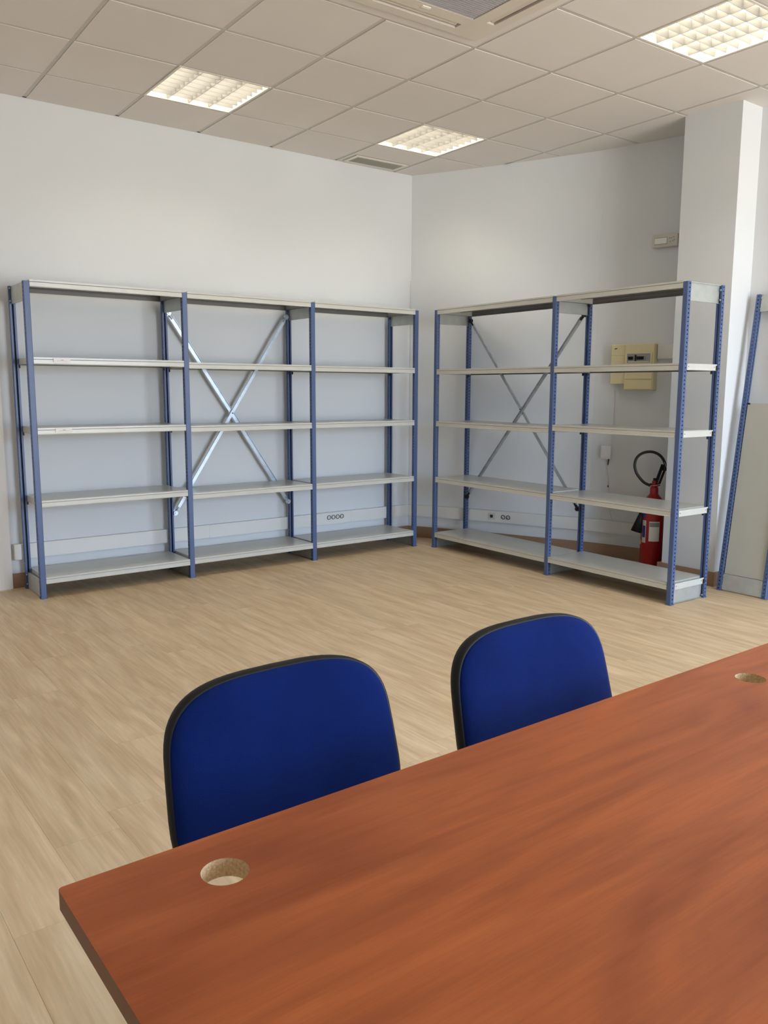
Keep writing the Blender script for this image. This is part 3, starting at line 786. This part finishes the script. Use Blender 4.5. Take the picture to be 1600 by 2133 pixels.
# ------------------------------------------------------------------ chairs
def outline(w, z0, z1, n=64):
    """closed back outline: rounded shoulders above, nearly straight sides, rounded foot"""
    zc = .70; pts = []
    for k in range(n):
        a = 2 * PI * k / n; ca, sa = math.cos(a), math.sin(a)
        ex = .56 if sa > 0 else .40
        h = (z1 - zc) if sa > 0 else (zc - z0)
        x = w / 2 * math.copysign(abs(ca) ** ex, ca); z = zc + h * math.copysign(abs(sa) ** ex, sa)
        pts.append((x * (1.0 - .22 * (z - .58)), z))
    return pts
def back_mesh(ol, y_front, y_back, inset, puff, zc, layers):
    """closed solid from rings scaled toward the centre; curved in plan (concave toward the sitter)"""
    bm = B(); rings = []
    cx, cz = 0, zc
    def curve(x, z): return -.30 * x * x * 1.0 + (z - .60) * .24    # wraps forward at the sides, leans back at the top
    def ring(s, y):
        R_ = []
        for x, z in ol:
            X = cx + (x - cx) * s; Z = cz + (z - cz) * s
            R_.append(bm.verts.new((X, y + curve(X, Z), Z)))
        rings.append(R_)
    for s, y in layers: ring(s, y)
    for A, C in zip(rings, rings[1:]):
        n = len(A)
        for k in range(n): bm.faces.new((A[k], A[(k + 1) % n], C[(k + 1) % n], C[k]))
    for R_, s in ((rings[0], layers[0]), (rings[-1], layers[-1])):
        c = bm.verts.new((0, s[1] + curve(0, zc), zc)); n = len(R_)
        for k in range(n): bm.faces.new((R_[k], R_[(k + 1) % n], c))
    return bm
def make_chair(loc):
    t = empty('chair', loc)          # faces -y; origin on the floor below the back
    ol = outline(.482, .535, .848)
    sh = back_mesh(ol, 0, 0, 0, 0, .71, [(.30, .034), (.70, .034), (.93, .033), (.985, .028), (1.0, .018), (1.0, .004), (.985, .001), (.5, .004)])
    obj('back_shell', sh, M['black'], t, True)
    cu_ = back_mesh([(x, z) for x, z in ol], 0, 0, 0, 0, .71, [(.10, -.021), (.35, -.020), (.60, -.018), (.80, -.014), (.91, -.009), (.965, -.003), (.982, .002), (.975, .006), (.5, .006)])
    obj('back_cushion', cu_, M['fabric'], t, True)
    # seat (under the table)
    so = []
    for k in range(32):
        a = 2 * PI * k / 32; ca, sa = math.cos(a), math.sin(a)
        so.append((.235 * math.copysign(abs(ca) ** .45, ca), -.245 + .205 * math.copysign(abs(sa) ** .45, sa)))
    def seat(layers, m_, nm):
        bm = B(); rs = [[bm.verts.new((x * s, -.245 + (y + .245) * s, z)) for x, y in so] for s, z in layers]
        for A, C in zip(rs, rs[1:]):
            for k in range(32): bm.faces.new((A[k], A[(k + 1) % 32], C[(k + 1) % 32], C[k]))
        bm.faces.new(rs[0][::-1]); bm.faces.new(rs[-1]); return obj(nm, bm, m_, t, True)
    seat([(.93, .404), (.99, .408), (1.0, .416), (1.0, .424), (.97, .428)], M['black'], 'seat_pan')
    seat([(.965, .428), (.985, .436), (.975, .452), (.93, .463), (.75, .470), (.3, .472)], M['fabric'], 'seat_cushion')
    bm = B(); tube(bm, spline([(0, -.16, .398), (0, -.02, .392), (0, .045, .42), (0, .05, .50), (0, .052, .62)], 5), .012, 8)
    box(bm, -.03, .03, -.20, -.12, .396, .404); obj('back_bracket', bm, M['black'], t, True)
    for sx in (-1, 1):
        for y0, y1 in ((-.40, -.46), (-.09, -.03)):
            bm = B(); tube(bm, [(sx * .17, y0, .400), (sx * .20, y0 + (y1 - y0) * .1, .385), (sx * .215, y0 + (y1 - y0) * .3, .33), (sx * .225, y1, .008)], .010, 8); lg = obj('leg', bm, M['black'], t, True)
            bm = B(); cyl(bm, (sx * .225, y1, 0), (sx * .225, y1, .02), .013, n=10); obj('leg_cap', bm, M['rubber'], lg)
    bm = B(); tube(bm, [(-.17, -.40, .398), (.17, -.40, .398)], .009, 8); tube(bm, [(-.17, -.09, .398), (.17, -.09, .398)], .009, 8)
    tube(bm, [(-.16, -.40, .398), (-.16, -.09, .398)], .009, 8); tube(bm, [(.16, -.40, .398), (.16, -.09, .398)], .009, 8); obj('seat_frame', bm, M['black'], t, True)
    return t
ch1 = make_chair((-.675, -4.262, 0))
tag(ch1, 'blue fabric chair at the left, tucked at the table near the round cable hole corner', 'chair', 'blue chairs tucked at the table')
ch2 = copy_tree(ch1); ch2.location = (-.082, -4.322, 0)
ch2['label'] = 'lighter blue fabric chair at the right, farther along the table edge'

# ------------------------------------------------------------------ table
TZ, TT = .74, .026
tx0, tx1, ty0, ty1 = -1.154, .66, -5.29, -4.492
tb = empty('table', (tx0, ty0, 0))
tag(tb, 'cherry wood effect table with two round cable holes in the foreground', 'table')
holes = [(-.971 - tx0, -4.583 - ty0), (.264 - tx0, -4.600 - ty0)]; HR = .031
LX, LY = tx1 - tx0, ty1 - ty0
bm = B(); NH = 40
def top_face(z, mi, flip):
    """face with two holes, triangulated by bmesh"""
    loops = []
    r = .006; rect = []
    for (cx, cy, a0) in ((LX - r, LY - r, 0), (r, LY - r, 90), (r, r, 180), (LX - r, r, 270)):
        for k in range(5): a = math.radians(a0 + 22.5 * k); rect.append((cx + r * math.cos(a), cy + r * math.sin(a)))
    rings = [rect] + [[(hx + HR * math.cos(2 * PI * k / NH), hy + HR * math.sin(2 * PI * k / NH)) for k in range(NH)] for hx, hy in holes]
    V = []; E = []
    for R_ in rings:
        vs_ = [bm.verts.new((x, y, z)) for x, y in R_]; V.append(vs_)
        for k in range(len(vs_)): E.append(bm.edges.new((vs_[k], vs_[(k + 1) % len(vs_)])))
    g = bmesh.ops.triangle_fill(bm, edges=E, use_beauty=True)
    for f in g['geom']:
        if isinstance(f, bmesh.types.BMFace): f.material_index = mi
    return V
VT = top_face(TZ, 0, False); VB = top_face(TZ - TT, 2, True)
for idx, (A, C) in enumerate(zip(VT, VB)):
    for k in range(len(A)):
        f = bm.faces.new((A[k], A[(k + 1) % len(A)], C[(k + 1) % len(A)], C[k])); f.material_index = 2 if idx else 1
top = obj('tabletop', bm, [M['table'], M['tedge'], M['chip']], tb)
# metal underframe: two pedestals with feet, two rails
for x in (.42, 1.50):
    bm = bevbox(x - .03, x + .03, .30, .38, .03, .69, .004); lg = obj('leg', bm, M['grey_leg'], tb)
    bm = bevbox(x - .03, x + .03, .10, .60, .0, .03, .006); obj('foot', bm, M['grey_leg'], lg)
    bm = bevbox(x - .02, x + .02, .08, .62, .69, .714, .003); obj('support_arm', bm, M['grey_leg'], lg)
bm = bevbox(.44, 1.48, .32, .36, .64, .69, .003); obj('rail', bm, M['grey_leg'], tb)
